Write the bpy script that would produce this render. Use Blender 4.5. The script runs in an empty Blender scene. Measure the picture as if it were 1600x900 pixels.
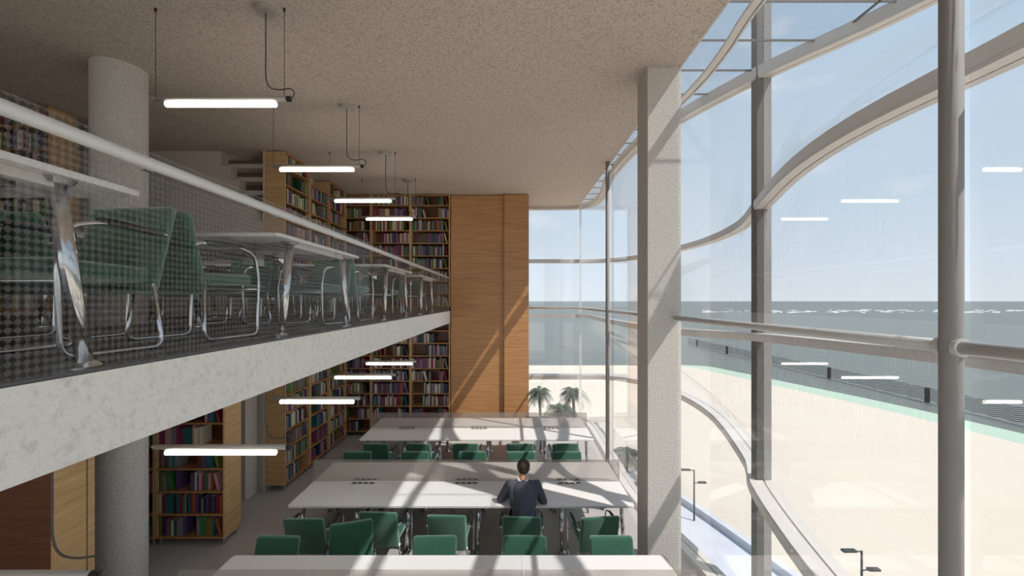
import bpy, bmesh, math, random
from mathutils import Vector, Matrix, noise
random.seed(7)
S = bpy.context.scene
C = S.collection
PI = math.pi
EYE = 3.6            # camera height above the ground-floor level

# ------------------------------------------------------------------ camera
cam_d = bpy.data.cameras.new('camera'); cam = bpy.data.objects.new('camera', cam_d); C.objects.link(cam)
cam.location = (0, 0, EYE); cam.rotation_euler = (PI/2, 0, 0)
cam_d.sensor_width = 36; cam_d.lens = 650/1600*36
cam_d.shift_x = 5/1600; cam_d.shift_y = 20/1600
cam_d.clip_start = 0.05; cam_d.clip_end = 20000
S.camera = cam
# ------------------------------------------------------------------ view
S.view_settings.view_transform = 'Standard'; S.view_settings.look = 'None'
S.view_settings.gamma = 1; S.view_settings.use_curve_mapping = False
S.view_settings.exposure = 0.5
# ------------------------------------------------------------------ world
w = bpy.data.worlds.new('sky'); S.world = w; w.use_nodes = True
nt = w.node_tree; nt.nodes.clear()
def N(nt, t, **k):
    n = nt.nodes.new(t)
    for a, b in k.items():
        if a.startswith('_'): setattr(n, a[1:], b)
        else: n.inputs[a.replace('__', ' ')].default_value = b
    return n
tc = N(nt, 'ShaderNodeTexCoord'); sep = N(nt, 'ShaderNodeSeparateXYZ')
nt.links.new(tc.outputs['Generated'], sep.inputs[0])
rp = N(nt, 'ShaderNodeValToRGB'); nt.links.new(sep.outputs['Z'], rp.inputs[0])
e = rp.color_ramp.elements
e[0].position = 0.0; e[0].color = (.62, .68, .73, 1)
e[1].position = 1.0; e[1].color = (.22, .36, .56, 1)
q = e.new(.18); q.color = (.50, .60, .69, 1)
q = e.new(.55); q.color = (.37, .50, .63, 1)
mp = N(nt, 'ShaderNodeMapping'); mp.inputs['Scale'].default_value = (1, 1, 2.2)
nt.links.new(tc.outputs['Generated'], mp.inputs[0])
nz = N(nt, 'ShaderNodeTexNoise', Scale=3.1, Detail=7, Roughness=.55)
nt.links.new(mp.outputs[0], nz.inputs[0])
cr = N(nt, 'ShaderNodeValToRGB'); nt.links.new(nz.outputs[0], cr.inputs[0])
cr.color_ramp.elements[0].position = .60; cr.color_ramp.elements[0].color = (0, 0, 0, 1)
cr.color_ramp.elements[1].position = .76; cr.color_ramp.elements[1].color = (.75, .75, .75, 1)
mx = N(nt, 'ShaderNodeMixRGB'); mx.inputs[2].default_value = (.78, .79, .80, 1)
nt.links.new(cr.outputs[0], mx.inputs[0]); nt.links.new(rp.outputs[0], mx.inputs[1])
bg = N(nt, 'ShaderNodeBackground', Strength=.98); nt.links.new(mx.outputs[0], bg.inputs[0])
wo = N(nt, 'ShaderNodeOutputWorld'); nt.links.new(bg.outputs[0], wo.inputs[0])
# ------------------------------------------------------------------ sun
sd = bpy.data.lights.new('sun', 'SUN'); sd.energy = 3.9; sd.angle = math.radians(.6); sd.color = (1, .955, .89)
sun = bpy.data.objects.new('sun', sd); C.objects.link(sun)
SUNDIR = Vector((-.66, .37, -1)).normalized()
sun.rotation_euler = SUNDIR.to_track_quat('-Z', 'Y').to_euler(); sun.location = (20, -10, 30)

# ================================================================== materials
def lin(c):
    return tuple(((v/255)/12.92 if v/255 <= .04045 else ((v/255+.055)/1.055)**2.4) for v in c) + (1,)
def mat(name, col, rough=.5, metal=0, spec=.5, bump=None, mottled=None, coords='Object'):
    """col sRGB 0-255; bump=(scale,strength,dist); mottled=(scale,(r,g,b) second colour,lo,hi)"""
    m = bpy.data.materials.new(name); m.use_nodes = True; nt = m.node_tree
    b = nt.nodes['Principled BSDF']
    b.inputs['Base Color'].default_value = lin(col); b.inputs['Roughness'].default_value = rough
    b.inputs['Metallic'].default_value = metal; b.inputs['Specular IOR Level'].default_value = spec
    t = N(nt, 'ShaderNodeTexCoord')
    if mottled:
        sc, c2, lo, hi = mottled
        n = N(nt, 'ShaderNodeTexNoise', Scale=sc, Detail=5, Roughness=.6)
        nt.links.new(t.outputs[coords], n.inputs[0])
        r = N(nt, 'ShaderNodeValToRGB'); nt.links.new(n.outputs[0], r.inputs[0])
        r.color_ramp.elements[0].position = lo; r.color_ramp.elements[0].color = lin(col)
        r.color_ramp.elements[1].position = hi; r.color_ramp.elements[1].color = lin(c2)
        nt.links.new(r.outputs[0], b.inputs['Base Color'])
    if bump:
        n = N(nt, 'ShaderNodeTexNoise', Scale=bump[0], Detail=4, Roughness=.6)
        nt.links.new(t.outputs[coords], n.inputs[0])
        bp = N(nt, 'ShaderNodeBump', Strength=bump[1], Distance=bump[2])
        nt.links.new(n.outputs[0], bp.inputs['Height']); nt.links.new(bp.outputs[0], b.inputs['Normal'])
    return m
def wood(name, c1, c2, stretch=(1.2, 1.2, 22), rough=.45):
    m = bpy.data.materials.new(name); m.use_nodes = True; nt = m.node_tree
    b = nt.nodes['Principled BSDF']; b.inputs['Roughness'].default_value = rough
    t = N(nt, 'ShaderNodeTexCoord'); mp = N(nt, 'ShaderNodeMapping'); mp.inputs['Scale'].default_value = stretch
    nt.links.new(t.outputs['Object'], mp.inputs[0])
    n = N(nt, 'ShaderNodeTexNoise', Scale=1.6, Detail=8, Roughness=.62, Distortion=.6)
    nt.links.new(mp.outputs[0], n.inputs[0])
    r = N(nt, 'ShaderNodeValToRGB'); nt.links.new(n.outputs[0], r.inputs[0])
    r.color_ramp.elements[0].position = .3; r.color_ramp.elements[0].color = lin(c1)
    r.color_ramp.elements[1].position = .7; r.color_ramp.elements[1].color = lin(c2)
    nt.links.new(r.outputs[0], b.inputs['Base Color'])
    bp = N(nt, 'ShaderNodeBump', Strength=.08, Distance=.005)
    nt.links.new(n.outputs[0], bp.inputs['Height']); nt.links.new(bp.outputs[0], b.inputs['Normal'])
    return m
def glass(name, tint=(.93, .96, .97), ior=1.5, haze=0.0, hazecol=(.8, .8, .8), frit=None, rough=0.0, gz=1.0):
    """thin architectural glass: transparent body, Fresnel mirror, an optional share of diffuse film"""
    m = bpy.data.materials.new(name); m.use_nodes = True; nt = m.node_tree; nt.nodes.clear()
    out = N(nt, 'ShaderNodeOutputMaterial')
    tr = N(nt, 'ShaderNodeBsdfTransparent'); tr.inputs[0].default_value = tint + (1,)
    gl = N(nt, 'ShaderNodeBsdfGlossy', Roughness=rough); gl.inputs[0].default_value = (1, 1, 1, 1)
    # Schlick reflectance, the same from both sides of a pane
    ge = N(nt, 'ShaderNodeNewGeometry'); dt = N(nt, 'ShaderNodeVectorMath', _operation='DOT_PRODUCT')
    nt.links.new(ge.outputs['Incoming'], dt.inputs[0]); nt.links.new(ge.outputs['Normal'], dt.inputs[1])
    ab = N(nt, 'ShaderNodeMath', _operation='ABSOLUTE'); nt.links.new(dt.outputs['Value'], ab.inputs[0])
    iv = N(nt, 'ShaderNodeMath', _operation='SUBTRACT'); iv.inputs[0].default_value = 1; nt.links.new(ab.outputs[0], iv.inputs[1])
    pw = N(nt, 'ShaderNodeMath', _operation='POWER'); pw.inputs[1].default_value = 5; nt.links.new(iv.outputs[0], pw.inputs[0])
    f0 = ((ior-1)/(ior+1))**2
    fr = N(nt, 'ShaderNodeMath', _operation='MULTIPLY_ADD'); fr.inputs[1].default_value = gz*(1-f0); fr.inputs[2].default_value = f0
    nt.links.new(pw.outputs[0], fr.inputs[0])
    mx = N(nt, 'ShaderNodeMixShader')
    base = tr
    if haze or frit:
        df = N(nt, 'ShaderNodeBsdfDiffuse'); df.inputs[0].default_value = hazecol + (1,)
        m0 = N(nt, 'ShaderNodeMixShader'); m0.inputs[0].default_value = haze
        nt.links.new(tr.outputs[0], m0.inputs[1]); nt.links.new(df.outputs[0], m0.inputs[2])
        if frit:
            t = N(nt, 'ShaderNodeTexCoord'); mp = N(nt, 'ShaderNodeMapping')
            mp.inputs['Rotation'].default_value = (math.radians(45), 0, 0); mp.inputs['Scale'].default_value = (0, 1, 1); mp.inputs['Location'].default_value = (.01, 0, 0)
            ck = N(nt, 'ShaderNodeTexChecker', Scale=1/frit[0])
            nt.links.new(t.outputs['Object'], mp.inputs[0]); nt.links.new(mp.outputs[0], ck.inputs['Vector'])
            mu = N(nt, 'ShaderNodeMath', _operation='MULTIPLY_ADD'); mu.inputs[1].default_value = frit[1]; mu.inputs[2].default_value = haze
            sx = N(nt, 'ShaderNodeSeparateXYZ'); nt.links.new(t.outputs['Object'], sx.inputs[0])
            gt = N(nt, 'ShaderNodeMath', _operation='GREATER_THAN'); gt.inputs[1].default_value = -1.592; nt.links.new(sx.outputs['X'], gt.inputs[0])
            m2 = N(nt, 'ShaderNodeMath', _operation='MULTIPLY'); nt.links.new(ck.outputs['Fac'], m2.inputs[0]); nt.links.new(gt.outputs[0], m2.inputs[1])
            nt.links.new(m2.outputs[0], mu.inputs[0]); nt.links.new(mu.outputs[0], m0.inputs[0])
        base = m0
    nt.links.new(fr.outputs[0], mx.inputs[0]); nt.links.new(base.outputs[0], mx.inputs[1]); nt.links.new(gl.outputs[0], mx.inputs[2])
    nt.links.new(mx.outputs[0], out.inputs[0])
    return m
def emit(name, col, s):
    m = bpy.data.materials.new(name); m.use_nodes = True; nt = m.node_tree; nt.nodes.clear()
    o = N(nt, 'ShaderNodeOutputMaterial'); e = N(nt, 'ShaderNodeEmission', Strength=s); e.inputs[0].default_value = col + (1,)
    nt.links.new(e.outputs[0], o.inputs[0]); return m

M = {}
M['ceiling'] = mat('rough_plaster', (206, 192, 180), .95, bump=(38, .7, .02), mottled=(42, (170, 158, 145), .46, .66), coords='Object')
M['concrete'] = mat('pale_concrete', (232, 227, 219), .9, bump=(30, .6, .015), mottled=(26, (212, 206, 198), .5, .72))
M['column'] = mat('column_concrete', (204, 199, 192), .92, bump=(55, .8, .012), mottled=(60, (172, 167, 160), .45, .7))
M['floor'] = mat('floor_resin', (178, 171, 166), .42, mottled=(.7, (168, 162, 157), .4, .7))
M['mezzfloor'] = mat('mezzanine_floor', (112, 110, 108), .35, mottled=(2, (98, 96, 95), .4, .7))
M['plaster'] = mat('warm_plaster', (196, 186, 174), .9, bump=(20, .15, .01))
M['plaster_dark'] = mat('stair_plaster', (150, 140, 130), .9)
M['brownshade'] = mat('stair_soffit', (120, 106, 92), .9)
M['oak'] = wood('light_oak', (176, 138, 92), (206, 170, 122), (1.2, 1.2, 14))
M['oak_shelf'] = wood('oak_shelf', (150, 104, 58), (178, 130, 80), (2, 2, 14))
M['brown'] = wood('red_brown_wood', (84, 46, 26), (110, 62, 34), (1.2, 1.2, 16))
M['wallwood'] = wood('wall_panel_wood', (160, 112, 68), (200, 150, 100), (.8, .8, 20), .4)
M['table'] = mat('white_laminate', (226, 223, 220), .32)
M['tableedge'] = mat('table_edge', (196, 192, 188), .5)
M['chrome'] = mat('chrome', (215, 215, 215), .12, 1)
M['steel'] = mat('brushed_steel', (170, 168, 165), .32, .85)
M['satin'] = mat('satin_aluminium', (150, 146, 143), .68, .0, .3)
M['frame'] = mat('painted_aluminium', (206, 200, 193), .45)
M['frame_dark'] = mat('dark_frame', (92, 88, 84), .5)
M['rail'] = mat('grey_rail', (205, 203, 200), .35, .1)
M['green'] = mat('green_fabric', (7, 70, 49), .85, bump=(260, .3, .002), mottled=(8, (10, 80, 57), .4, .7))
M['green'].node_tree.nodes['Principled BSDF'].inputs['Sheen Weight'].default_value = .8; M['green'].node_tree.nodes['Principled BSDF'].inputs['Sheen Roughness'].default_value = .55; M['green'].node_tree.nodes['Principled BSDF'].inputs['Sheen Tint'].default_value = (.75, 1, .88, 1)
M['black'] = mat('black_plastic', (28, 26, 26), .4)
M['cable'] = mat('cable', (66, 60, 54), .5)
M['lampbody'] = mat('lamp_body', (176, 170, 162), .4, .3)
M['tube'] = emit('lit_tube', (1, .93, .84), 7.0)
M['screen'] = glass('desk_screen', (.86, .84, .82), 1.2, .24, (.50, .455, .41), gz=.3)
M['railglass'] = glass('railing_glass', (.97, .965, .96), 1.2, .0, (.55, .48, .42), frit=(.019, .14), gz=.15)
M['facade'] = glass('facade_glass', (.98, .98, .985), 1.15, .01, (.85, .87, .9), gz=.5)
M['flatglass'] = glass('inner_glass', (.97, .972, .978), 1.6, .012, (.85, .86, .88), gz=.75)
M['sky_glass'] = glass('skylight_glass', (.80, .83, .86), 1.12, .03, (.5, .53, .58), gz=.2)
M['skin'] = mat('skin', (196, 146, 118), .5)
M['hair'] = mat('short_dark_hair', (58, 46, 36), .8, bump=(180, .8, .004))
M['jacket'] = mat('navy_wool', (76, 77, 88), .85)
M['trousers'] = mat('charcoal_trousers', (30, 30, 36), .8)
M['shirt'] = mat('white_cotton', (228, 226, 224), .8)
M['sand'] = mat('sand', (205, 192, 174), .95, mottled=(.03, (212, 200, 184), .3, .7))
M['shallow'] = mat('shallow_water', (176, 194, 172), .6)
M['prom'] = mat('promenade_paving', (204, 204, 208), .8, mottled=(.4, (192, 192, 198), .4, .7))
M['darkmetal'] = mat('dark_metal', (62, 60, 58), .5, .3)
M['frond'] = mat('palm_leaf', (62, 74, 56), .7)
M['trunk'] = mat('palm_trunk', (120, 104, 88), .9, bump=(12, .6, .05))
M['foam'] = mat('white_surf', (240, 240, 240), .8)
M['page'] = mat('book_pages', (214, 204, 186), .85)
def sea_mat():
    m = mat('sea_water', (104, 108, 100), .42)
    nt = m.node_tree; b = nt.nodes['Principled BSDF']
    t = N(nt, 'ShaderNodeTexCoord'); mp = N(nt, 'ShaderNodeMapping'); mp.inputs['Scale'].default_value = (1, .45, 1)
    n = N(nt, 'ShaderNodeTexNoise', Scale=.5, Detail=6, Roughness=.6)
    nt.links.new(t.outputs['Object'], mp.inputs[0]); nt.links.new(mp.outputs[0], n.inputs[0])
    bp = N(nt, 'ShaderNodeBump', Strength=.7, Distance=.6)
    nt.links.new(n.outputs[0], bp.inputs['Height']); nt.links.new(bp.outputs[0], b.inputs['Normal'])
    return m
M['sea'] = sea_mat()
BOOKC = [('dark red', (118, 34, 44)), ('magenta', (126, 52, 84)), ('purple', (84, 60, 98)), ('navy blue', (38, 48, 88)),
         ('teal', (34, 92, 96)), ('dark green', (36, 78, 50)), ('bright green', (52, 110, 50)), ('olive', (112, 110, 48)),
         ('grey', (120, 116, 118)), ('pale pink', (186, 142, 146)), ('black', (34, 32, 36)), ('rust', (150, 78, 48)), ('cream', (196, 186, 160))]
BM = [mat('cover_' + n.replace(' ', '_'), c, .6) for n, c in BOOKC]

# ================================================================== mesh helpers
def link(name, bm, m, parent=None, smooth=False, loc=None):
    me = bpy.data.meshes.new(name); bm.to_mesh(me); bm.free()
    for x in (m if isinstance(m, (list, tuple)) else [m]): me.materials.append(x)
    if smooth:
        for p in me.polygons: p.use_smooth = True
    o = bpy.data.objects.new(name, me); C.objects.link(o)
    if parent is not None: o.parent = parent
    if loc is not None: o.location = loc
    return o
def tag(o, label, cat, group=None):
    o['label'] = label; o['category'] = cat
    if group: o['group'] = group
    return o
def thing(name, label, cat, loc=(0, 0, 0), rz=0, group=None):
    o = bpy.data.objects.new(name, None); C.objects.link(o); o.location = loc; o.rotation_euler = (0, 0, rz)
    return tag(o, label, cat, group)
def struct(name, bm, m, smooth=False):
    o = link(name, bm, m, None, smooth); o['kind'] = 'structure'; return o
def box(bm, x0, x1, y0, y1, z0, z1, bev=0, seg=2, mi=0):
    vs = [bm.verts.new((x, y, z)) for x in (x0, x1) for y in (y0, y1) for z in (z0, z1)]
    F = [(0, 1, 3, 2), (4, 6, 7, 5), (0, 4, 5, 1), (2, 3, 7, 6), (0, 2, 6, 4), (1, 5, 7, 3)]
    fs = [bm.faces.new([vs[i] for i in f]) for f in F]
    for f in fs: f.material_index = mi
    if bev:
        es = {e for f in fs for e in f.edges}
        bmesh.ops.bevel(bm, geom=list(es), offset=bev, segments=seg, profile=.5, affect='EDGES')
    return vs
def B(*a, **k):
    bm = bmesh.new(); box(bm, *a, **k); return bm
def tube(bm, pts, r, n=10, cap=True, closed=False):
    pts = [Vector(p) for p in pts]; rs = r if isinstance(r, (list, tuple)) else [r]*len(pts)
    rings = []; prev = None; L = len(pts)
    for i, p in enumerate(pts):
        if closed: d = pts[(i+1) % L]-pts[i-1]
        else: d = pts[min(i+1, L-1)]-pts[max(i-1, 0)]
        d.normalize()
        if prev is None:
            a = Vector((0, 0, 1)) if abs(d.z) < .9 else Vector((1, 0, 0)); u = d.cross(a).normalized()
        else: u = (prev-d*prev.dot(d)).normalized()
        prev = u; v = d.cross(u)
        rings.append([bm.verts.new(p+(u*math.cos(t)+v*math.sin(t))*rs[i]) for t in [2*PI*k/n for k in range(n)]])
    rng = range(L if closed else L-1)
    for i in rng:
        A = rings[i]; Bq = rings[(i+1) % L]
        for k in range(n): bm.faces.new((A[k], A[(k+1) % n], Bq[(k+1) % n], Bq[k]))
    if cap and not closed: bm.faces.new(rings[0][::-1]); bm.faces.new(rings[-1])
def T(pts, r, n=10, **k):
    bm = bmesh.new(); tube(bm, pts, r, n, **k); return bm
def arcpath(pts, rad=.05, n=5):
    """polyline with rounded corners"""
    pts = [Vector(p) for p in pts]; out = [pts[0]]
    for i in range(1, len(pts)-1):
        a, b, c = pts[i-1], pts[i], pts[i+1]
        r = min(rad, (a-b).length*.45, (c-b).length*.45)
        p = b+(a-b).normalized()*r; q = b+(c-b).normalized()*r
        for k in range(n+1):
            t = k/n; out.append(p*(1-t)**2+b*2*t*(1-t)+q*t*t)
    out.append(pts[-1]); return out
def catmull(P, n=10):
    P = [Vector(p) for p in P]; Q = [P[0]*2-P[1]]+P+[P[-1]*2-P[-2]]; out = []
    for i in range(1, len(Q)-2):
        a, b, c, d = Q[i-1:i+3]
        for k in range(n):
            t = k/n
            out.append(.5*((2*b)+(c-a)*t+(2*a-5*b+4*c-d)*t*t+(3*b-a-3*c+d)*t**3))
    out.append(P[-1]); return out
def sweep(bm, pts, wd, ht, off=0):
    """rectangular bar along a horizontal curve; wd across, ht vertical"""
    L = len(pts); prev = None
    for i, p in enumerate(pts):
        d = (pts[min(i+1, L-1)]-pts[max(i-1, 0)]); d.z = 0; d.normalize(); nrm = Vector((d.y, -d.x, 0))
        c = p+nrm*off
        ring = [bm.verts.new(c+nrm*a*wd/2+Vector((0, 0, b*ht/2))) for a, b in ((-1, -1), (1, -1), (1, 1), (-1, 1))]
        if prev:
            for k in range(4): bm.faces.new((prev[k], ring[k], ring[(k+1) % 4], prev[(k+1) % 4]))
        else: bm.faces.new(ring[::-1])
        prev = ring
    bm.faces.new(prev)
def Z(h): return EYE+h
ORD = ['first', 'second', 'third', 'fourth', 'fifth', 'sixth', 'seventh', 'eighth', 'ninth', 'tenth', 'eleventh', 'twelfth', 'thirteenth', 'fourteenth', 'fifteenth', 'sixteenth', 'seventeenth', 'eighteenth', 'nineteenth', 'twentieth', 'twenty-first', 'twenty-second', 'twenty-third', 'twenty-fourth', 'twenty-fifth', 'twenty-sixth', 'twenty-seventh', 'twenty-eighth', 'twenty-ninth', 'thirtieth', 'thirty-first', 'thirty-second']

# ================================================================== room shell
CH = Z(2.84); MZ = Z(-.27); MB0 = Z(-.585); EX = -1.56; WY = 11.05; LX = -9.5; NY = -3.0; SX = -4.64; SY = 7.9
# facade curves (plan) per level
LV = {
 2.84: [(3.0, -3), (4.2, 0), (4.5, 2), (3.86, 3.9), (3.15, 5.15), (2.64, 6.4), (2.34, 7.5), (2.3, 9.4), (2.5, 11.1), (2.45, 12.0), (2.1, 12.5), (1.3, 12.6), (.53, 12.6)],
 1.2: [(3.2, -3), (2.55, -.5), (2.38, 1.0), (2.38, 1.94), (2.38, 2.83), (2.6, 3.79), (3.13, 5.15), (3.65, 6.5), (3.92, 8), (3.89, 9.4), (3.6, 11.2), (3.0, 12.2), (2.2, 12.5), (1.3, 12.5), (.53, 12.5)],
 -.46: [(3.0, -3), (3.5, 0), (3.5, 2.79), (3.45, 3.4), (3.08, 5.1), (2.5, 6.0), (2.28, 7.3), (2.25, 9.5), (2.3, 11.5), (2.15, 12.4), (1.3, 12.5), (.53, 12.5)],
 -2.29: [(3.2, -3), (2.5, 0), (2.4, 2), (2.64, 3.47), (3.07, 5.0), (3.5, 5.95), (4.12, 8.2), (4.19, 10.1), (3.8, 11.6), (3.0, 12.4), (2.0, 12.5), (.53, 12.5)],
 -3.62: [(3.1, -3), (3.2, 0), (2.9, 3), (2.64, 5.45), (2.5, 6.3), (2.3, 7.8), (2.35, 10.4), (2.25, 12.2), (1.3, 12.5), (.53, 12.5)],
}
def resample(pts):
    c = catmull([(x, y, 0) for x, y in pts], 14); out = []; i = 0
    y = -3.0
    while y < 11.01:
        while i < len(c)-2 and c[i+1].y < y: i += 1
        t = (y-c[i].y)/max(1e-6, (c[i+1].y-c[i].y)); out.append(c[i].lerp(c[i+1], max(0, min(1, t)))); y += .25
    rest = [out[-1]]+c[i+1:]; d = [0]
    for a, b in zip(rest, rest[1:]): d.append(d[-1]+(b-a).length)
    for k in range(1, 25):
        s = d[-1]*k/24; j = 0
        while j < len(d)-2 and d[j+1] < s: j += 1
        out.append(rest[j].lerp(rest[j+1], (s-d[j])/max(1e-6, d[j+1]-d[j])))
    return out
CUR = {}
for h, p in LV.items():
    CUR[h] = [Vector((v.x, v.y, Z(h))) for v in resample(p)]
# floors
def poly_slab(bm, poly, z0, z1):
    b = [bm.verts.new((x, y, z0)) for x, y in poly]; t = [bm.verts.new((x, y, z1)) for x, y in poly]
    bm.faces.new(b[::-1]); bm.faces.new(t)
    for i in range(len(poly)):
        j = (i+1) % len(poly); bm.faces.new((b[i], b[j], t[j], t[i]))
bm = bmesh.new()
edge = [(v.x-.03, min(v.y, 12.47)) for v in CUR[-3.62][::2]]+[(CUR[-3.62][-1].x, 12.47)]
poly_slab(bm, [(LX, NY)]+edge+[(.53, WY+.4), (LX, WY+.4)], -.35, 0)
bmesh.ops.recalc_face_normals(bm, faces=bm.faces); struct('floor', bm, M['floor'])
bm = B(LX, EX, NY, WY, MB0, MZ)
bm.faces.ensure_lookup_table()
for f in bm.faces:
    if f.normal.z > .9: f.material_index = 1
bm.normal_update()
for f in bm.faces: f.material_index = 1 if abs(f.calc_center_median().z-MZ) < .01 else 0
struct('floor_mezzanine', bm, [M['concrete'], M['mezzfloor']])
bm = bmesh.new(); poly_slab(bm, [(LX, NY), (2.1, NY), (2.1, 12.6), (LX, 12.6)], CH, CH+.35)
bmesh.ops.recalc_face_normals(bm, faces=bm.faces); struct('ceiling', bm, M['ceiling'])
# walls
struct('wall_left', B(LX-.2, LX, NY, SY+.2, -.35, CH), M['plaster'])
struct('window_7', B(LX, 3.0, NY-.02, NY, 0, CH), M['facade'])  # unseen rear glazing, added to let in daylight fill from behind
bm = bmesh.new()
for k in range(6): box(bm, LX+.1+2.3*k, LX+.18+2.3*k, NY-.08, NY, 0, CH)
struct('trim_11', bm, M['frame'])  # uprights of the added rear glazing
struct('wall_back_shelves', B(SX-.2, -1.55, WY+.42, WY+.6, -.35, CH), M['plaster'])
bm = B(-1.55, -.12, WY+.08, WY+.6, 0, CH-.02); box(bm, -.12, .53, WY, 12.6, 0, CH-.02)
struct('wall_back_wood', bm, M['wallwood'])
struct('wall_shelf_recess', B(SX, SX+.034, SY-.05, WY+.42, 0, CH), M['plaster'])
# stair wall: ground floor, then the mezzanine with a stepped opening to the flight behind
struct('wall_stair_ground', B(LX, SX, SY, SY+.2, 0, MB0), M['plaster'])
bm = bmesh.new(); X1 = -5.46
box(bm, LX, X1, SY, SY+.2, MZ, CH)
for k in range(5):
    zt = CH-.02-.26*k; box(bm, X1+.17*k, X1+.17*(k+1) if k < 4 else SX, SY, SY+.2, MZ, zt-.26*1)
struct('wall_stair_mezzanine', bm, M['plaster'])
bm = bmesh.new()
st = thing('staircase', 'pale grey stair flight seen through the stepped opening beside the tall bookcase', 'staircase', (0, SY, MZ))
for k in range(5):
    zt = CH-MZ-.26*k-.17; bm = B(X1+.17*k+.004, SX-.04, .21, .5, zt-.085, zt); link('step', bm, M['plaster'], st)
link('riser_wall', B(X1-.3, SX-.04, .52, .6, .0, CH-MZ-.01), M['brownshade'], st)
# ground-floor stair: stringer with stepped top in front of the wall, handrails
t = thing('staircase', 'beige stair with stepped side and handrail between the two lower bookcases', 'staircase', (-5.6, 7.5, 0))
bm = bmesh.new()
for k in range(10): box(bm, -.45+.13*k, -.45+.13*(k+1), 0, .35, 0, .45+.2*k)
link('stringer', bm, M['plaster'], t)
bm = bmesh.new()
for k in range(9): box(bm, -.4+.13*k, -.27+.13*k, .0, .35, .9+.2*k, 1.0+.2*k)
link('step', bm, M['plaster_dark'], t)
link('handrail', T([(-.4, -.06, 1.5), (.88, -.06, 1.0)], .022), M['cable'], t)
bm = bmesh.new()
for x in (-.2, .3, .8): link('bracket', T([(x, -.06, 1.42-.385*(x+.4)), (x, .02, 1.36-.385*(x+.4))], .012, 6), M['cable'], t)

# ------------------------------------------------------------------ facade
names = sorted(LV, reverse=True)
for i, (a, b) in enumerate(zip(names, names[1:])):
    bm = bmesh.new(); n = 6; rows = []
    for k in range(n+1):
        t = k/n; s = t*t*(3-2*t)
        rows.append([bm.verts.new(Vector((p.x*(1-s)+q.x*s, p.y*(1-s)+q.y*s, p.z*(1-t)+q.z*t))) for p, q in zip(CUR[a], CUR[b])])
    for r0, r1 in zip(rows, rows[1:]):
        for j in range(len(r0)-1): bm.faces.new((r0[j], r0[j+1], r1[j+1], r1[j]))
    struct('window_%d' % (i+1), bm, M['facade'], True)
prof = {2.84: (.17, .12), 1.2: (.17, .085), -.46: (.14, .07), -2.29: (.30, .10), -3.62: (.26, .16)}
for i, h in enumerate(names):
    bm = bmesh.new(); wd, ht = prof[h]
    sweep(bm, CUR[h], wd, ht)
    sweep(bm, [p+Vector((0, 0, -ht*.5-.012 if h > 0 else ht*.5+.012)) for p in CUR[h]], wd*.36, .03, wd*.28)
    sweep(bm, [p+Vector((0, 0, -ht*.5-.012 if h > 0 else ht*.5+.012)) for p in CUR[h]], wd*.50, .03, -wd*.22)
    struct('trim_%d' % (i+1), bm, M['frame'])
# skylight strip between the ceiling edge and the top frame
bm = bmesh.new()
top = [p for p in CUR[2.84] if p.x > 2.12]
for a, b in zip(top, top[1:]):
    z = CH+.05; v = [bm.verts.new(q) for q in ((2.1, a.y, z), (a.x, a.y, z), (b.x, b.y, z), (2.1, b.y, z))]; bm.faces.new(v)
struct('window_5', bm, M['sky_glass'])
bm = bmesh.new()
y = -2.6
while y < 12.4:
    xs = [p.x for p in CUR[2.84] if abs(p.y-y) < .14]
    if xs: box(bm, 2.1, max(xs), y-.006, y+.006, CH+.03, CH+.05)
    y += .6
box(bm, 3.555, 3.57, -3, 4.3, CH+.03, CH+.05)
struct('trim_6', bm, M['frame_dark'])
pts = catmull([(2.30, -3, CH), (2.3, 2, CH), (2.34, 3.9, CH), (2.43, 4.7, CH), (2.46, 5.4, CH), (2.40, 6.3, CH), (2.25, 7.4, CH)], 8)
bm = bmesh.new(); sweep(bm, pts, .07, .04); sweep(bm, pts, .02, .06, .06); struct('trim_7', bm, M['frame'])  # curved strip modelled in place of a light reflected arc in the glass
# far glass mullions
bm = bmesh.new()
for x in (.56, 2.13): box(bm, x-.035, x+.035, 12.35, 12.43, 0, CH)
struct('trim_8', bm, M['frame'])
# facade post outside: shaded inner and sunlit outer face put into two colours
bm = B(3.06, 3.14, 5.13, 5.25, -14, Z(4.6)); struct('trim_9', bm, M['frame_dark'])
bm = B(3.145, 3.24, 5.13, 5.25, -14, Z(4.6)); struct('trim_10', bm, M['satin'])

# flat inner glazing on the line of the steel posts, and the far return
IN = [(-2.9, 1.86), (1.94, 5.03), (5.45, 8.46), (8.54, 12.3)]
for i, (a, b) in enumerate(IN):
    struct('window_%d' % (8+i), B(2.06, 2.066, a, b, 0, CH), M['flatglass'])
struct('window_12', B(.54, 2.05, 12.32, 12.326, 0, CH), M['flatglass'])
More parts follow.
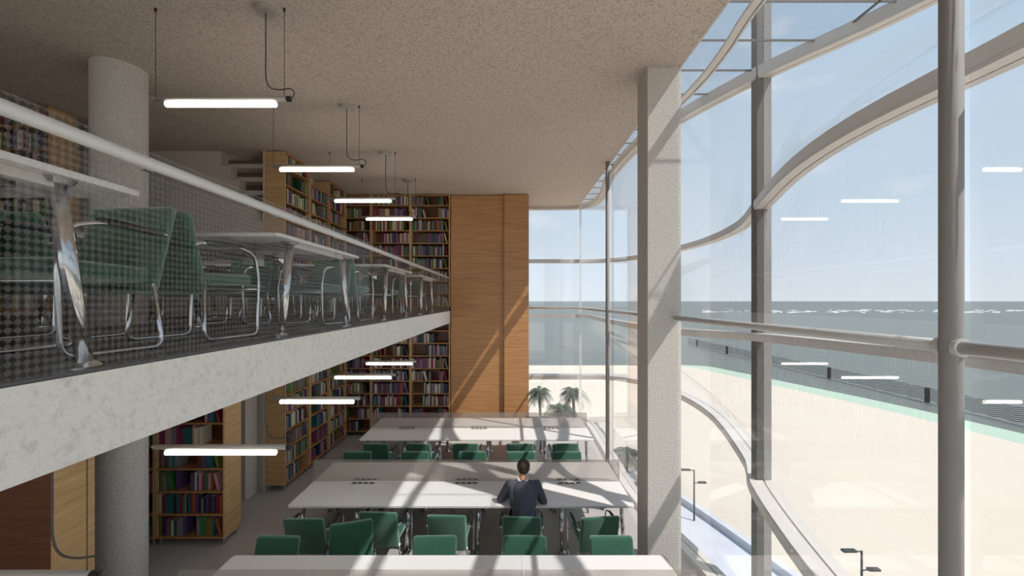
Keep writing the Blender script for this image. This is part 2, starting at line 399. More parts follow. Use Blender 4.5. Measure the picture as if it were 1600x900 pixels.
# columns / posts / rail
bm = bmesh.new(); n = 56
def cyl(bm, x, y, z0, z1, r, n=32, r1=None):
    tube(bm, [(x, y, z0), (x, y, z1)], [r, r if r1 is None else r1], n)
bm = bmesh.new(); cyl(bm, 0, 0, 0, MB0, .27, 64); o = link('round_column', bm, M['column'], None, False, (-4.77, 5.1, 0))
tag(o, 'round rough concrete column on the ground floor between bookcases, under the mezzanine slab', 'column')
bm = bmesh.new(); cyl(bm, 0, 0, 0, CH-MZ, .27, 64); o = link('round_column', bm, M['column'], None, False, (-4.77, 5.1, MZ))
tag(o, 'round rough concrete column on the mezzanine rising to the ceiling behind the glass railing', 'column')
o = link('square_column', B(-.205, .205, -.2, .2, 0, CH, bev=.008), M['column'], None, False, (1.885, 5.24, 0))
tag(o, 'tall square textured concrete column beside the glass facade', 'column')
def post(y, lab, top=CH):
    t = thing('steel_post', lab, 'post', (2.02, y, 0))
    link('pole', T([(0, 0, 0), (0, 0, top)], .042, 24), M['satin'], t, True)
    link('base_plate', T([(0, 0, 0), (0, 0, .015)], .09, 24), M['satin'], t)
post(1.9, 'thick round steel post at the right of the picture carrying the horizontal pipe')
post(8.5, 'slim round steel post beyond the square column, near the far glass corner')
t = thing('pipe_rail', 'horizontal steel pipe rail running along the glass between column and posts', 'rail', (2.02, 0, Z(-.21)))
link('pipe', T([(0, -2.9, 0), (0, 1.86, 0)], .03, 20), M['rail'], t, True)
link('pipe', T([(0, 1.94, 0), (0, 5.035, 0)], .03, 20), M['rail'], t, True)
link('pipe', T([(0, 5.445, 0), (0, 8.46, 0)], .03, 20), M['rail'], t, True)
link('pipe', T([(0, 8.54, 0), (0, 12.2, 0), (-.05, 12.28, 0), (-1.42, 12.28, 0)], .03, 20), M['rail'], t, True)
for y in (1.86, 1.94, 5.04, 5.44): link('collar', T([(0, y-.012, 0), (0, y+.012, 0)], .042, 20), M['rail'], t)

# ------------------------------------------------------------------ glass railing of the mezzanine
t = thing('glass_railing', 'frameless glass balustrade with round grey handrail along the mezzanine edge', 'railing', (0, 0, MZ))
GX = -1.592
y = -1.17; k = 0
while y < 11.0:
    y1 = min(y+1.0, 11.03)
    link('glass_panel', B(GX-.006, GX+.006, y+.004, y1-.004, .0, .93), M['railglass'], t)
    if y1 < 11: link('clip', B(GX-.015, GX+.015, y1-.02, y1+.02, .84, .9, bev=.004), M['steel'], t)
    y = y1
link('handrail', T([(GX+.022, -1.2, .87), (GX+.022, 11.03, .87)], .026, 18), M['rail'], t, True)
link('floor_channel', B(GX-.016, GX+.016, -1.17, 11.03, 0, .010), M['mezzfloor'], t)

# ================================================================== bookcases and books
BOOKS = []     # (matrix, w, d, h, colour, unit, row, idx)
def unit(loc, rz, width, z0, z1, label, bid, legs=True, step=.335, seed=0, back='brown', fill=True, reverse=False, top=True):
    rnd = random.Random(seed)
    t = thing('bookcase', label, 'bookcase', (loc[0], loc[1], z0), rz, 'oak bookcases')
    D = .38; lh = .11 if legs else .0; H = z1-z0; s = .024
    for x in (0, width-s):
        link('side_panel', B(x, x+s, 0, D, lh, H), M['oak'], t)
    link('back_panel', B(s, width-s, D-.02, D, lh, H), M[back], t)
    n = int((H-lh-.03)//step)
    zs = [lh+i*step for i in range(n+1)]
    if top:
        if H-zs[-1] > .1: zs.append(H-s)
    for z in zs: link('shelf', B(s, width-s, .0, D-.02, z, z+s), M['oak_shelf'], t)
    if legs:
        for x in (.05, width-.05):
            for yy in (.05, D-.05): link('leg', T([(x, yy, 0), (x, yy, lh)], .018, 10), M['steel'], t)
    if not fill: return t
    mw = Matrix.Translation((loc[0], loc[1], z0)) @ Matrix.Rotation(rz, 4, 'Z')
    for r, z in enumerate(zs[:-1] if top else zs):
        if (zs[r+1]-z if r+1 < len(zs) else step) < .2: continue
        x = s+.006; end = width-s-.012; idx = 0
        g0, g1 = (0, 0)
        mode = rnd.random()
        if mode < .33: a = rnd.uniform(.25, .5)*width; g0, g1 = a, a+rnd.uniform(.16, .34)*width
        elif mode < .48: g0, g1 = .0, rnd.uniform(.3, .42)*width
        elif mode < .6: g0, g1 = rnd.uniform(.6, .7)*width, width
        pal = rnd.sample(range(13), 7)
        pal += [2, 8, 12]
        while x < end-.03:
            if g0 <= x < g1: x = g1+.004; continue
            wd = rnd.choice((.028, .034, .04, .046)); h = rnd.choice((.22, .245, .25, .265, .28)); d = rnd.choice((.17, .2, .23))
            if x+wd > end: break
            c = rnd.choice(pal)
            last = x+wd*2.6+.06 > (g0 if x < g0 else end)
            if last and rnd.random() < .7 and h*.32+x+wd < (g0 if (x < g0 and g0 > 0) else end)+.0:
                a = math.radians(-14); m = mw @ Matrix.Translation((x+.062+.002, .03, z+s+.002)) @ Matrix.Rotation(math.radians(-14), 4, 'Y')
                x += .062+wd+.05
            else:
                m = mw @ Matrix.Translation((x, .03+rnd.uniform(0, .012), z+s+.001)); x += wd+.0015
            BOOKS.append((m, wd, d, h, c, bid, r, idx)); idx += 1
    return t
GT = MB0-.02; UT = CH-.02
# back wall, ground and mezzanine
for i, x in enumerate((-4.6, -3.66, -2.61)):
    wdt = (.93, 1.04, 1.04)[i]; w_ = ('leftmost', 'middle', 'rightmost')[i]
    unit((x, WY, 0), 0, wdt, 0, GT, 'tall oak bookcase full of books at the ground floor back, %s of three' % w_, '%s back bookcase downstairs' % w_, seed=10+i)
    unit((x, WY, 0), 0, wdt, MZ, UT, 'tall oak bookcase full of books at the mezzanine back, %s of three' % w_, '%s back bookcase upstairs' % w_, seed=20+i)
# side row along the recess, facing the hall
P90 = PI/2
for i, (y0, ln) in enumerate(((7.85, 1.0), (8.86, .94), (9.81, 1.0))):
    w_ = ('nearest', 'middle', 'farthest')[i]
    unit((-4.22, y0, 0), P90, ln, 0, GT, 'oak bookcase seen at an angle in the ground floor side row, %s of three' % w_, '%s side row bookcase downstairs' % w_, seed=30+i)
    unit((-4.22, y0, 0), P90, ln, MZ, UT if i != 1 else UT-.33, 'oak bookcase seen at an angle in the mezzanine side row, %s of three' % w_, '%s side row bookcase upstairs' % w_, seed=40+i)
# ground floor free standing rows
unit((-5.19, 6.1, 0), 0, 1.02, 0, GT, 'oak bookcase with pale side panel standing right of the round column', 'bookcase right of round column', seed=51)
unit((-6.22, 6.1, 0), 0, 1.02, 0, GT, 'oak bookcase half hidden behind the round column on the ground floor', 'bookcase behind round column', seed=52)
# nearest row turned away: brown backs toward the camera, oak ends toward the hall
unit((-4.17, 4.19, 0), PI, 1.02, 0, GT, 'bookcase turned away showing its dark brown back and pale oak end at lower left', 'x', seed=53, fill=False)
unit((-5.2, 4.19, 0), PI, 1.02, 0, GT, 'bookcase turned away at the left picture edge, only its dark brown back seen', 'x', seed=54, fill=False)
# mezzanine free standing row at the left
unit((-7.68, 6.03, 0), 0, 1.03, MZ, UT, 'oak bookcase at far left on the mezzanine behind the nearest upstairs table', 'far left bookcase upstairs', seed=56)

def book_bm(w, d, h):
    bm = bmesh.new(); c = .003
    box(bm, 0, c, 0, d, 0, h, mi=0); box(bm, w-c, w, 0, d, 0, h, mi=0); box(bm, c, w-c, 0, c, 0, h, mi=0)
    box(bm, c, w-c, c, d-.006, .004, h-.004, mi=1)
    return bm
def visible(m):
    p = m @ Vector((.02, 0, .12)); d = p-Vector((0, 0, EYE))
    if d.y <= .2: return False
    px = 795+650*d.x/d.y; py = 470-650*d.z/d.y
    if not (-5 < px < 1605 and -5 < py < 905): return False
    zc = d.z*(EX/d.x) if d.x < EX else 0      # height where the sight line crosses the slab edge
    if d.x < EX:
        if d.z < -.4 and zc > -.60: return False
        if d.z > -.4 and zc < -.27: return False
    if 150 < px < 224 and d.y > 5: return False
    if d.z < -.4 and px < 150 and d.y > 4.2 and px < 146: return False
    return True
vis = [b for b in BOOKS if visible(b[0])]
vis.sort(key=lambda b: (b[0].translation-Vector((0, 0, EYE))).length)
near = vis[:296]; nid = {id(b) for b in near}
cache = {}
for b in near:
    m, w_, d_, h_, c_, bid, row, idx = b; key = (w_, d_, h_, c_)
    if key not in cache:
        bm = book_bm(w_, d_, h_); me = bpy.data.meshes.new('book'); bm.to_mesh(me); bm.free()
        me.materials.append(BM[c_]); me.materials.append(M['page']); cache[key] = me
    o = bpy.data.objects.new('book', cache[key]); C.objects.link(o); o.matrix_world = m
    tag(o, '%s book, %s from left, %s shelf up, %s' % (BOOKC[c_][0], ORD[idx], ORD[row], bid), 'book', 'books on the nearer bookcases')
bm = bmesh.new()
for b in BOOKS:
    if id(b) in nid: continue
    m, w_, d_, h_, c_, bid, row, idx = b
    vs = box(bm, 0, w_, 0, d_, 0, h_, mi=c_)
    for v in vs: v.co = m @ v.co
o = link('rows_of_books', bm, BM); tag(o, 'rows of coloured books filling the farther bookcases on both floors', 'books'); o['kind'] = 'stuff'

# ================================================================== tables
def table(name_label, x0, cy, z, length, low, legs_x, screen=True, jx=()):
    """long desk: top of joined units, frosted screen, sockets, splayed legs"""
    t = thing('long_table', name_label, 'table', (x0, cy, z)); H = .75; hd = .79
    nu = len(jx)+1; xs = [0]+list(jx)+[length]
    for a, b in zip(xs, xs[1:]):
        bm = bmesh.new(); box(bm, a+.001, b-.001, -hd, hd, H-.025, H)
        es = [e for e in bm.edges if abs(e.verts[0].co.x-e.verts[1].co.x) < 1e-5 and abs(e.verts[0].co.y-e.verts[1].co.y) < 1e-5 and (abs(e.verts[0].co.x) < .01 or abs(e.verts[0].co.x-length) < .01)]
        bmesh.ops.bevel(bm, geom=es, offset=.035, segments=5, profile=.5, affect='EDGES')
        link('tabletop', bm, M['table'], t)
    if screen:
        for a, b in zip(xs, xs[1:]):
            link('desk_screen', B(a+.004, b-.004, -.009, .009, H+.01, H+.345, bev=.003), M['screen'], t)
        for a, b in zip(xs, xs[1:]):
            c = (a+b)/2
            for sy in (-1, 1):
                s = link('socket_strip', B(c-.19, c+.19, sy*.07-.035, sy*.07+.035, H, H+.006, bev=.002), M['tableedge'], t)
                for q in range(4):
                    xx = c-.135+.09*q; link('socket', B(xx-.03, xx+.03, sy*.07-.018, sy*.07+.018, H+.006, H+.014, bev=.003), M['black'], s)
    # long under-rails
    for sy in (-.42, .42): link('under_rail', B(.15, length-.15, sy-.02, sy+.02, H-.075, H-.026), M['steel'], t)
    for x in legs_x:
        link('cross_rail', B(x-.022, x+.022, -.52, .52, H-.062, H-.026), M['frame'], t)
        for sy in (-1, 1):
            lg = link('leg', T([(x, sy*.50, H-.03), (x, sy*.615, .02)], [.032, .027], 16), M['chrome'], t, True)
            link('foot_disc', T([(x, sy*.62, 0), (x, sy*.62, .012), (x, sy*.617, .03)], [.055, .055, .03], 20), M['chrome'], lg)
            link('bracket', T([(x, sy*.5, H-.045), (x, sy*.5, H-.026)], [.05, .065], 16), M['steel'], lg)
    return t
LT = [(3.87, 'nearest'), (6.56, 'middle'), (9.32, 'farthest')]
for cy, w_ in LT:
    lab = {'nearest': 'nearest long white table, only its far edge seen at the picture bottom',
           'middle': 'middle long white table downstairs where the man in the dark jacket sits',
           'farthest': 'farthest long white table downstairs, before the wood wall'}[w_]
    table(lab, -3.08, cy, 0, 4.83, True, (.1, .88, 1.62, 2.64, 3.84, 4.72), True, (1.61, 3.22))
UTY = [(1.05, 'nearest upstairs table, its white top cut by the left picture edge'), (3.72, 'second upstairs table on the mezzanine, with chrome slanted legs'),
       (6.25, 'third upstairs table on the mezzanine behind the glass railing'), (8.55, 'farthest upstairs table on the mezzanine close to the back bookcases')]
for cy, lab in UTY:
    LN = 4.83 if cy < 8 else 2.3
    t = table(lab, -1.615-LN, cy, MZ, LN, False, [v for v in (LN-4.71, LN-3.23, LN-1.61, LN-.08) if v > 0], False, (1.61, 3.22) if cy < 8 else (1.0,))
    bm = bmesh.new(); tube(bm, [(LN-.43, .0, .58), (LN-.43, 0, .70)], .065, 24); link('cable_drum', bm, M['chrome'], t, True)
    link('power_box', B(LN-.73, LN-.61, -.07, .07, .58, .70, bev=.006), M['steel'], t)

# ================================================================== chairs
def make_chair():
    t = bpy.data.objects.new('armchair', None); C.objects.link(t)
    # faces +y; origin on the floor under the seat centre
    bm = bmesh.new(); box(bm, -.235, .235, -.235, .265, .37, .455, bev=.03, seg=4)
    for v in bm.verts:
        v.co.z += .05*max(0, v.co.y+.1)+(-.012 if v.co.z > .42 and abs(v.co.x) < .15 else 0)
    link('seat', bm, M['green'], t, True)
    bm = bmesh.new(); box(bm, -.255, .255, -.04, .04, 0, .52, bev=.032, seg=4)
    for v in bm.verts:
        z = v.co.z; v.co.y += .03*(abs(v.co.x)/.255)**2-.13*(z/.52)**1.1
        v.co.z += .31; v.co.y += -.245
    link('backrest', bm, M['green'], t, True)
    for s in (-1, 1):
        x = s*.275
        path = arcpath([(x, -.27, .645), (x, .05, .665), (x, .235, .62), (x, .275, .45), (x, .26, .012), (x, -.25, .012), (x*.9, -.22, .37)], .07, 6)
        link('side_frame', T(path, .0115, 8), M['chrome'], t, True)
        link('arm_pad', T([(x, -.25, .652), (x, -.2, .656), (x, 0, .668), (x, .1, .664)], [.014, .02, .02, .014], 10), M['black'], t, True)
        link('arm_bracket', T([(x, -.27, .645), (x*.84, -.30, .63)], .011, 8), M['chrome'], t)
        for y in (.2, -.2): link('floor_glide', B(x-.013, x+.013, y-.03, y+.03, 0, .012, bev=.003), M['black'], t)
    link('cross_tube', T([(-.255, -.215, .36), (.255, -.215, .36)], .011, 8), M['chrome'], t, True)
    link('cross_tube', T([(-.27, .27, .36), (.27, .27, .36)], .011, 8), M['chrome'], t, True)
    return t
CHAIR = make_chair(); first = [True]
def chair(x, y, z, rz, label, group):
    if first[0]: r = CHAIR; first[0] = False
    else:
        r = CHAIR.copy(); C.objects.link(r)
        for ch in list(CHAIR.children):
            c = ch.copy(); C.objects.link(c); c.parent = r
    r.location = (x, y, z); r.rotation_euler = (0, 0, rz); tag(r, label, 'chair', group)
def row(xs, y, z, facing, lab, group, jit, seed):
    rnd = random.Random(seed)
    for i, x in enumerate(xs):
        dy, dr = jit.get(i, (0, 0)); rz = (0 if facing > 0 else PI)+math.radians(dr+rnd.uniform(-3, 3))
        chair(x, y+dy, z, rz, 'green armchair, %s from left, %s' % (ORD[i], lab), group)
row([-2.72, -1.86, -.86, .18, 1.2], 4.55, 0, -1, 'far side of the nearest downstairs table', 'green chairs downstairs', {1: (.33, 16)}, 1)
row([-2.62, -1.70, -.79, .18, 1.14], 5.68, 0, 1, 'near side of the middle downstairs table', 'green chairs downstairs', {0: (-.04, -2), 1: (.12, -6), 4: (0, 4), 2: (.04, 0)}, 2)
row([-2.78, -1.72, -.67, .23, 1.08], 7.30, 0, -1, 'far side of the middle downstairs table', 'green chairs downstairs', {}, 3)
row([-2.56, -1.72, -.84, .24, 1.10], 8.42, 0, 1, 'near side of the farthest downstairs table', 'green chairs downstairs', {0: (0, -3), 1: (0, -5), 4: (0, 3)}, 4)
UC = 'green chairs upstairs'
row([-3.3, -2.28], 2.16, MZ, -1, 'far side of the nearest upstairs table', UC, {1: (0, -6)}, 5)
row([-4.3, -3.25, -2.24], 2.98, MZ, 1, 'near side of the second upstairs table', UC, {2: (0, -4)}, 6)
row([-3.2, -2.25], 4.86, MZ, -1, 'far side of the second upstairs table', UC, {1: (0, -10)}, 7)
row([-4.2, -3.2, -2.2], 5.60, MZ, 1, 'near side of the third upstairs table', UC, {}, 8)
row([-4.1, -3.2, -2.2], 7.2, MZ, -1, 'far side of the third upstairs table', UC, {}, 9)
row([-3.2, -2.2], 7.88, MZ, 1, 'near side of the farthest upstairs table', UC, {}, 10)
row([-3.2, -2.2], 9.5, MZ, -1, 'far side of the farthest upstairs table', UC, {}, 11)

# ================================================================== pendant lamps
def make_lamp(hang):
    t = bpy.data.objects.new('pendant_lamp', None); C.objects.link(t)   # origin at the bar centre
    link('bar', T([(-.64, 0, 0), (.64, 0, 0)], .026, 16), M['lampbody'], t, True)
    link('tube_light', T([(-.55, 0, -.052), (-.54, 0, -.052), (.52, 0, -.052), (.53, 0, -.052)], [.016, .027, .027, .016], 16), M['tube'], t, True)
    link('end_cap', T([(.63, 0, 0), (.665, 0, 0)], .027, 16), M['black'], t)
    link('end_cap', T([(-.665, 0, 0), (-.64, 0, 0)], .024, 16), M['steel'], t)
    for x in (-.645, .605):
        link('wire', T([(x, 0, .02), (x, 0, hang)], .003, 6), M['cable'], t)
        link('wire_fixing', T([(x, 0, hang-.03), (x, 0, hang)], .012, 10), M['black'], t)
    link('ceiling_rose', T([(.425, 0, hang-.045), (.425, 0, hang)], .095, 32), M['lampbody'], t)
    p = catmull([(.425, 0, hang-.04), (.425, 0, hang*.5), (.428, 0, .2), (.47, 0, .11), (.56, 0, .09), (.66, 0, .1), (.70, 0, .06), (.685, 0, .015), (.655, 0, 0)], 8)
    link('power_cable', T(p, .006, 8), M['cable'], t, True)
    return t
YS = [2.15, 4.04, 6.06, 7.97, 9.73]
NM = ['nearest', 'second nearest', 'third nearest', 'fourth nearest', 'farthest']
LU = make_lamp(CH-Z(1.96)); LL = make_lamp(MB0-Z(-1.42))
def dup(src, loc):
    r = src.copy(); C.objects.link(r); r.location = loc
    for ch in list(src.children):
        c = ch.copy(); C.objects.link(c); c.parent = r
    return r
for i, y in enumerate(YS[1:]):
    o = LU if i == 0 else dup(LU, (0, 0, 0)); o.location = (-2.785, y, Z(1.96))
    tag(o, 'lit tube pendant lamp hanging from the upper ceiling, %s in its row' % NM[i], 'lamp', 'pendant lamps under the upper ceiling')
for i, y in enumerate(YS):
    o = LL if i == 0 else dup(LL, (0, 0, 0)); o.location = (-2.785, y, Z(-1.42))
    tag(o, 'lit tube pendant lamp hanging under the mezzanine slab, %s in its row' % NM[i], 'lamp', 'pendant lamps under the mezzanine')

# ================================================================== the reader
def cap(bm, a, b, ra, rb, n=14, k=5):
    a = Vector(a); b = Vector(b); d = (b-a).normalized(); pts = []; rs = []
    for i in range(k): t = PI/2*(1-i/k); pts.append(a-d*ra*math.sin(t)); rs.append(max(.0006, ra*math.cos(t)))
    pts += [a, b]; rs += [ra, rb]
    for i in range(1, k+1): t = PI/2*i/k; pts.append(b+d*rb*math.sin(t)); rs.append(max(.0006, rb*math.cos(t)))
    tube(bm, pts, rs, n)
def ell(bm, c, r, rot=None, n=20):
    mt = Matrix.Translation(c) @ (rot or Matrix.Identity(4)) @ Matrix.Diagonal((r[0], r[1], r[2], 1))
    bmesh.ops.create_uvsphere(bm, u_segments=n, v_segments=n//2+2, radius=1, matrix=mt)
def blob(name, bm, m, parent, vox, sm=3):
    o = link(name, bm, m, parent, True)
    md = o.modifiers.new('merge', 'REMESH'); md.mode = 'VOXEL'; md.voxel_size = vox; md.use_smooth_shade = True
    s = o.modifiers.new('soften', 'SMOOTH'); s.iterations = sm; s.factor = .5
    return o
pt = thing('person', 'person with short dark hair in a dark jacket seated reading at the middle table', 'person', (.20, 5.68, 0))
# local: faces +y, floor at 0, seat top .46
hipL, hipR = (-.1, -.02, .55), (.1, -.02, .55)
SHL, SHR = (-.19, .17, 1.02), (.19, .17, 1.02)
ELL_, ELR = (-.32, .20, .80), (.29, .17, .785)
WRL, WRR = (-.13, .43, .80), (.16, .40, .795)
HD = Vector((.01, .27, 1.205))
bm = bmesh.new()
# head and neck
ell(bm, HD+Vector((0, 0, .03)), (.086, .096, .094)); ell(bm, HD+Vector((0, .03, -.035)), (.058, .062, .072))
ell(bm, HD+Vector((0, .088, -.02)), (.012, .02, .024)); ell(bm, HD+Vector((0, .078, -.058)), (.024, .012, .010))
for s in (-1, 1):
    ell(bm, HD+Vector((s*.085, -.002, -.005)), (.009, .019, .031)); ell(bm, HD+Vector((s*.03, .078, .012)), (.015, .012, .009))
cap(bm, (0, .19, 1.04), HD+Vector((0, -.01, -.05)), .058, .054)
# trunk core, arms, legs
cap(bm, (0, -.02, .57), (0, .12, .93), .12, .13); cap(bm, (-.14, .16, 1.0), (.14, .16, 1.0), .055, .055)
for sh, el, wr in ((SHL, ELL_, WRL), (SHR, ELR, WRR)):
    cap(bm, sh, el, .045, .038); cap(bm, el, wr, .036, .024)
for s, kn, an in ((-1, (-.13, .40, .50), (-.13, .34, .11)), (1, (.13, .40, .50), (.14, .33, .11))):
    cap(bm, (s*.1, -.02, .54), kn, .075, .055); cap(bm, kn, an, .05, .035); cap(bm, (an[0], an[1], .06), (an[0], an[1]+.13, .045), .035, .03)
def hand(wr, sgn):
    w0 = Vector(wr); f = Vector((-sgn*.35 if True else 0, .93, 0)).normalized(); side = Vector((f.y, -f.x, 0))*(-sgn)
    w0 = w0+Vector((0, 0, -.012))
    p = w0+f*.05
    ell(bm, p, (.036, .046, .014), Matrix.Rotation(math.atan2(f.y, f.x)-PI/2, 4, 'Z'))
    for i, (o_, L_) in enumerate(((-.027, .058), (-.009, .072), (.009, .078), (.027, .068))):
        a = p+side*o_+f*.036; b = a+f*L_*.5+Vector((0, 0, .006)); c = a+f*L_+Vector((0, 0, -.008))
        cap(bm, a, b, .0082, .0078, 8, 3); cap(bm, b, c, .0078, .0068, 8, 3)
    a = w0+side*.028+f*.02; b = a+side*.02+f*.03; c = b+f*.03+side*.004
    cap(bm, a, b, .011, .0095, 8, 3); cap(bm, b, c, .0095, .008, 8, 3)
hand(WRL, -1); hand(WRR, 1)
blob('body', bm, M['skin'], pt, .005, 2)
bm = bmesh.new()
ell(bm, HD+Vector((0, -.012, .045)), (.093, .098, .092)); ell(bm, HD+Vector((0, -.04, .0)), (.080, .066, .066))
bmesh.ops.delete(bm, geom=[v for v in bm.verts if (v.co.y > HD.y+.06 and v.co.z < HD.z+.07)], context='VERTS')
o = link('hair', bm, M['hair'], pt, True); 
bm = bmesh.new()   # jacket
cap(bm, (0, -.03, .58), (0, .03, .74), .165, .155); cap(bm, (0, .03, .74), (0, .12, .93), .155, .16)
cap(bm, (-.10, .06, .80), (-.13, .15, .97), .09, .085); cap(bm, (.10, .06, .80), (.13, .15, .97), .09, .085)
cap(bm, (-.16, .165, 1.005), (.16, .165, 1.005), .068, .068); cap(bm, (-.1, .175, 1.04), (.1, .175, 1.04), .045, .045)
for sh, el, wr in ((SHL, ELL_, WRL), (SHR, ELR, WRR)):
    wv = Vector(el).lerp(Vector(wr), .9); cap(bm, sh, el, .066, .052); cap(bm, el, wv, .05, .038)
blob('jacket', bm, M['jacket'], pt, .009, 5)
bm = bmesh.new(); pts = [(.066*math.cos(a)+.0, .185+.06*math.sin(a), 1.083+.012*math.sin(a)) for a in [2*PI*k/24 for k in range(24)]]
tube(bm, pts, .013, 8, closed=True); link('shirt_collar', bm, M['shirt'], pt, True)
bm = bmesh.new()
cap(bm, (-.09, -.03, .545), (.09, -.03, .545), .10, .10)
for s, kn, an in ((-1, (-.13, .40, .50), (-.13, .34, .10)), (1, (.13, .40, .50), (.14, .33, .10))):
    cap(bm, (s*.1, -.02, .545), kn, .088, .068); cap(bm, kn, an, .065, .052)
blob('trousers', bm, M['trousers'], pt, .01, 4)
for x in (-.13, .14):
    bm = bmesh.new(); cap(bm, (x, .31, .045), (x, .46, .038), .042, .036); 
    for v in bm.verts: v.co.z = max(.002, v.co.z)
    link('shoe', bm, M['black'], pt, True)
o = link('notebook', B(-.10, .10, -.14, .14, 0, .012, bev=.002), M['table'], None, False, (.16, 6.24, .751)); o.rotation_euler = (0, 0, -.2)
tag(o, 'white notebook lying open before the seated reader', 'notebook')

# ================================================================== outdoors
GZ = -13.0
coast = [(-900, 112), (-300, 108), (0, 107), (30, 107), (44, 105), (48, 96), (51.7, 83), (56.5, 66), (59.5, 48), (62, 20), (63, -40), (63, -300)]
cc = [(v.x, v.y) for v in catmull([(x, y, 0) for x, y in coast], 6)]
bm = bmesh.new(); vs = [bm.verts.new((x, y, GZ)) for x, y in cc]+[bm.verts.new((-900, -300, GZ))]; bm.faces.new(vs)
bmesh.ops.recalc_face_normals(bm, faces=bm.faces)
for f in bm.faces:
    if f.normal.z < 0: f.normal_flip()
struct('ground', bm, M['sand'])
bm = bmesh.new(); prev = None
for i, (x, y) in enumerate(cc):
    wv = 0 if x < 20 else min(5.2, (x-20)*.2)
    a = bm.verts.new((x-1, y-1 if x < 48 else y, GZ-.04)); b = bm.verts.new((x+wv, y+(wv*.35 if x > 20 else .1), GZ-.04))
    if prev: bm.faces.new((prev[0], a, b, prev[1]))
    prev = (a, b)
for f in bm.faces:
    f.normal_update()
    if f.normal.z < 0: f.normal_flip()
struct('ground_shallows', bm, M['shallow'])
bm = bmesh.new(); vs = [bm.verts.new(p) for p in ((-15000, -2000, GZ-.1), (15000, -2000, GZ-.1), (15000, 15000, GZ-.1), (-15000, 15000, GZ-.1))]; bm.faces.new(vs)
struct('ground_sea', bm, M['sea'])
rnd = random.Random(3); bm = bmesh.new()
for k in range(90):
    Y = rnd.uniform(560, 760); X = Y*(rnd.uniform(1090, 1640)-795)/650; L_ = rnd.uniform(2, 9)
    for q in range(3):
        xx = X+rnd.uniform(-6, 6); h = rnd.uniform(.3, 1.1)
        cap(bm, (xx-L_*.5, Y, GZ), (xx+L_*.5, Y+rnd.uniform(-2, 2), GZ), h, h*.6, 6, 2)
o = link('breaking_surf', bm, M['foam']); tag(o, 'line of small white breaking waves out at sea near the horizon', 'surf'); o['kind'] = 'stuff'
# promenade
bm = bmesh.new()
poly_slab(bm, [(13.0, 12), (12.6, 24), (12.0, 29.5), (9.5, 36), (6, 42), (8.5, 44), (12, 38.5), (14.2, 34.1), (16.1, 27.2), (17.5, 20), (18, 12)], GZ, GZ+.12)
bmesh.ops.recalc_face_normals(bm, faces=bm.faces); struct('ground_promenade', bm, M['prom'])
bm = bmesh.new(); sweep(bm, catmull([(18, 12, GZ+.3), (17.5, 20, GZ+.3), (16.1, 27.2, GZ+.3), (14.2, 34.1, GZ+.3), (12, 38.5, GZ+.3), (8.5, 44, GZ+.3)], 6), .5, .6)
o = link('kerb_wall', bm, M['prom']); tag(o, 'low pale kerb wall edging the promenade beside the sand', 'wall')
# wavy sea fence
t = thing('sea_fence', 'long dark fence of wavy horizontal strands standing in the sea', 'fence', (69, 0, GZ))
for k in range(-1, 6):
    link('post', B(-.25, .25, 68.6+21*k-.25, 68.6+21*k+.25, -.2, 2.3, bev=.04), M['darkmetal'], t)
bm = bmesh.new(); n = 700
for s in range(8):
    pts = []
    for i in range(n+1):
        y = 40+(160-40)*i/n; pts.append((0, y, .25+.27*s+.085*math.sin(y*2*PI/2.4)))
    tube(bm, pts, .05, 4)
link('strands', bm, M['darkmetal'], t)
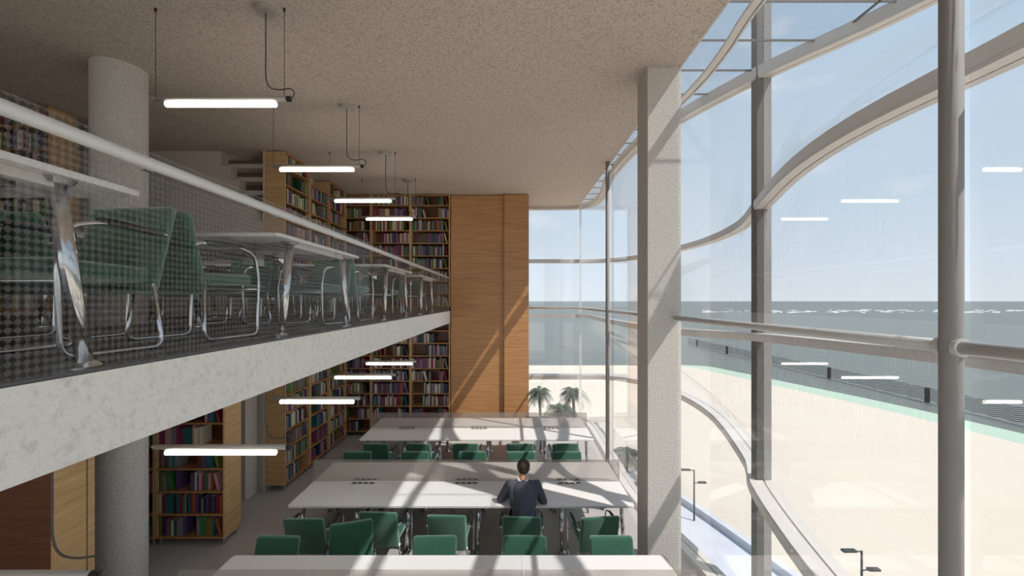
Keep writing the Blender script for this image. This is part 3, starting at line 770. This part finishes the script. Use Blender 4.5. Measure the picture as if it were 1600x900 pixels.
# street lamps
def street(x, y, lab, flip=1):
    t = thing('street_lamp', lab, 'street lamp', (x, y, GZ+.12))
    link('pole', T([(0, 0, 0), (0, 0, 3.8)], [.07, .05], 12), M['darkmetal'], t, True)
    for s, h, L in ((-1, 3.75, 1.0), (1, 2.8, .9)):
        a = link('arm', T([(0, 0, h), (s*.35, 0, h+.04)], .035, 8), M['darkmetal'], t)
        link('lamp_head', B(min(s*.3, s*L), max(s*.3, s*L), -.12, .12, h, h+.12, bev=.03), M['darkmetal'], a)
street(13.9, 31.2, 'slender double-armed street lamp standing on the promenade right of the square column')
street(17.9, 21.1, 'double-armed street lamp at the picture bottom right, only its top seen')
# palms
def palm(x, y, h, r, lab, seed):
    rnd = random.Random(seed); t = thing('palm_tree', lab, 'palm tree', (x, y, GZ), 0, 'palms on the beach')
    lean = rnd.uniform(-.3, .3)
    link('trunk', T([(0, 0, 0), (lean*.3, 0, h*.5), (lean, 0, h)], [.24, .17, .19], 12), M['trunk'], t, True)
    bm = bmesh.new()
    for k in range(48):
        az = rnd.uniform(0, 2*PI); el = rnd.uniform(-.35, 1.25); L = r*rnd.uniform(.8, 1.1); pts = []
        for i in range(9):
            s = i/8; rad = L*s*math.cos(el*.8)*(1-.12*s); z = L*(s*math.sin(el)-.75*s*s)
            pts.append(Vector((lean+rad*math.cos(az), rad*math.sin(az), h+z)))
        tube(bm, pts, [.03*(1-.8*i/8) for i in range(9)], 4)
        for i in range(1, 9):
            d = (pts[i]-pts[i-1]).normalized(); sd_ = d.cross(Vector((0, 0, 1))).normalized()
            for q in range(3):
                b0 = pts[i-1].lerp(pts[i], q/3)
                ll = r*.26*(1-.55*abs((i+q/3)/8-.4))
                for s in (-1, 1):
                    tip = b0+sd_*s*ll*.8+d*ll*.5+Vector((0, 0, -ll*.35))
                    v = [bm.verts.new(b0-d*.035), bm.verts.new(b0+d*.035), bm.verts.new(tip)]; bm.faces.new(v)
    link('crown', bm, M['frond'], t)
palm(4.0, 52, 5.2, 2.1, 'slim palm with visible trunk at the left of the far window', 1)
palm(5.6, 47, 4.2, 2.7, 'bushy palm, second from the left in the far window', 2)
palm(8.2, 52, 4.9, 2.6, 'wide bushy palm in the middle of the far window', 3)
palm(8.0, 40.5, 4.0, 2.2, 'palm whose fronds show above the right end of the farthest table', 4)
palm(7.4, 35.5, 2.9, 2.0, 'low palm right of the farthest table end', 5)
palm(9.6, 34.5, 3.6, 2.3, 'tall palm just left of the square column', 6)
palm(9.0, 30.2, 2.9, 2.2, 'low full palm beside the square column, nearest of the palms', 7)
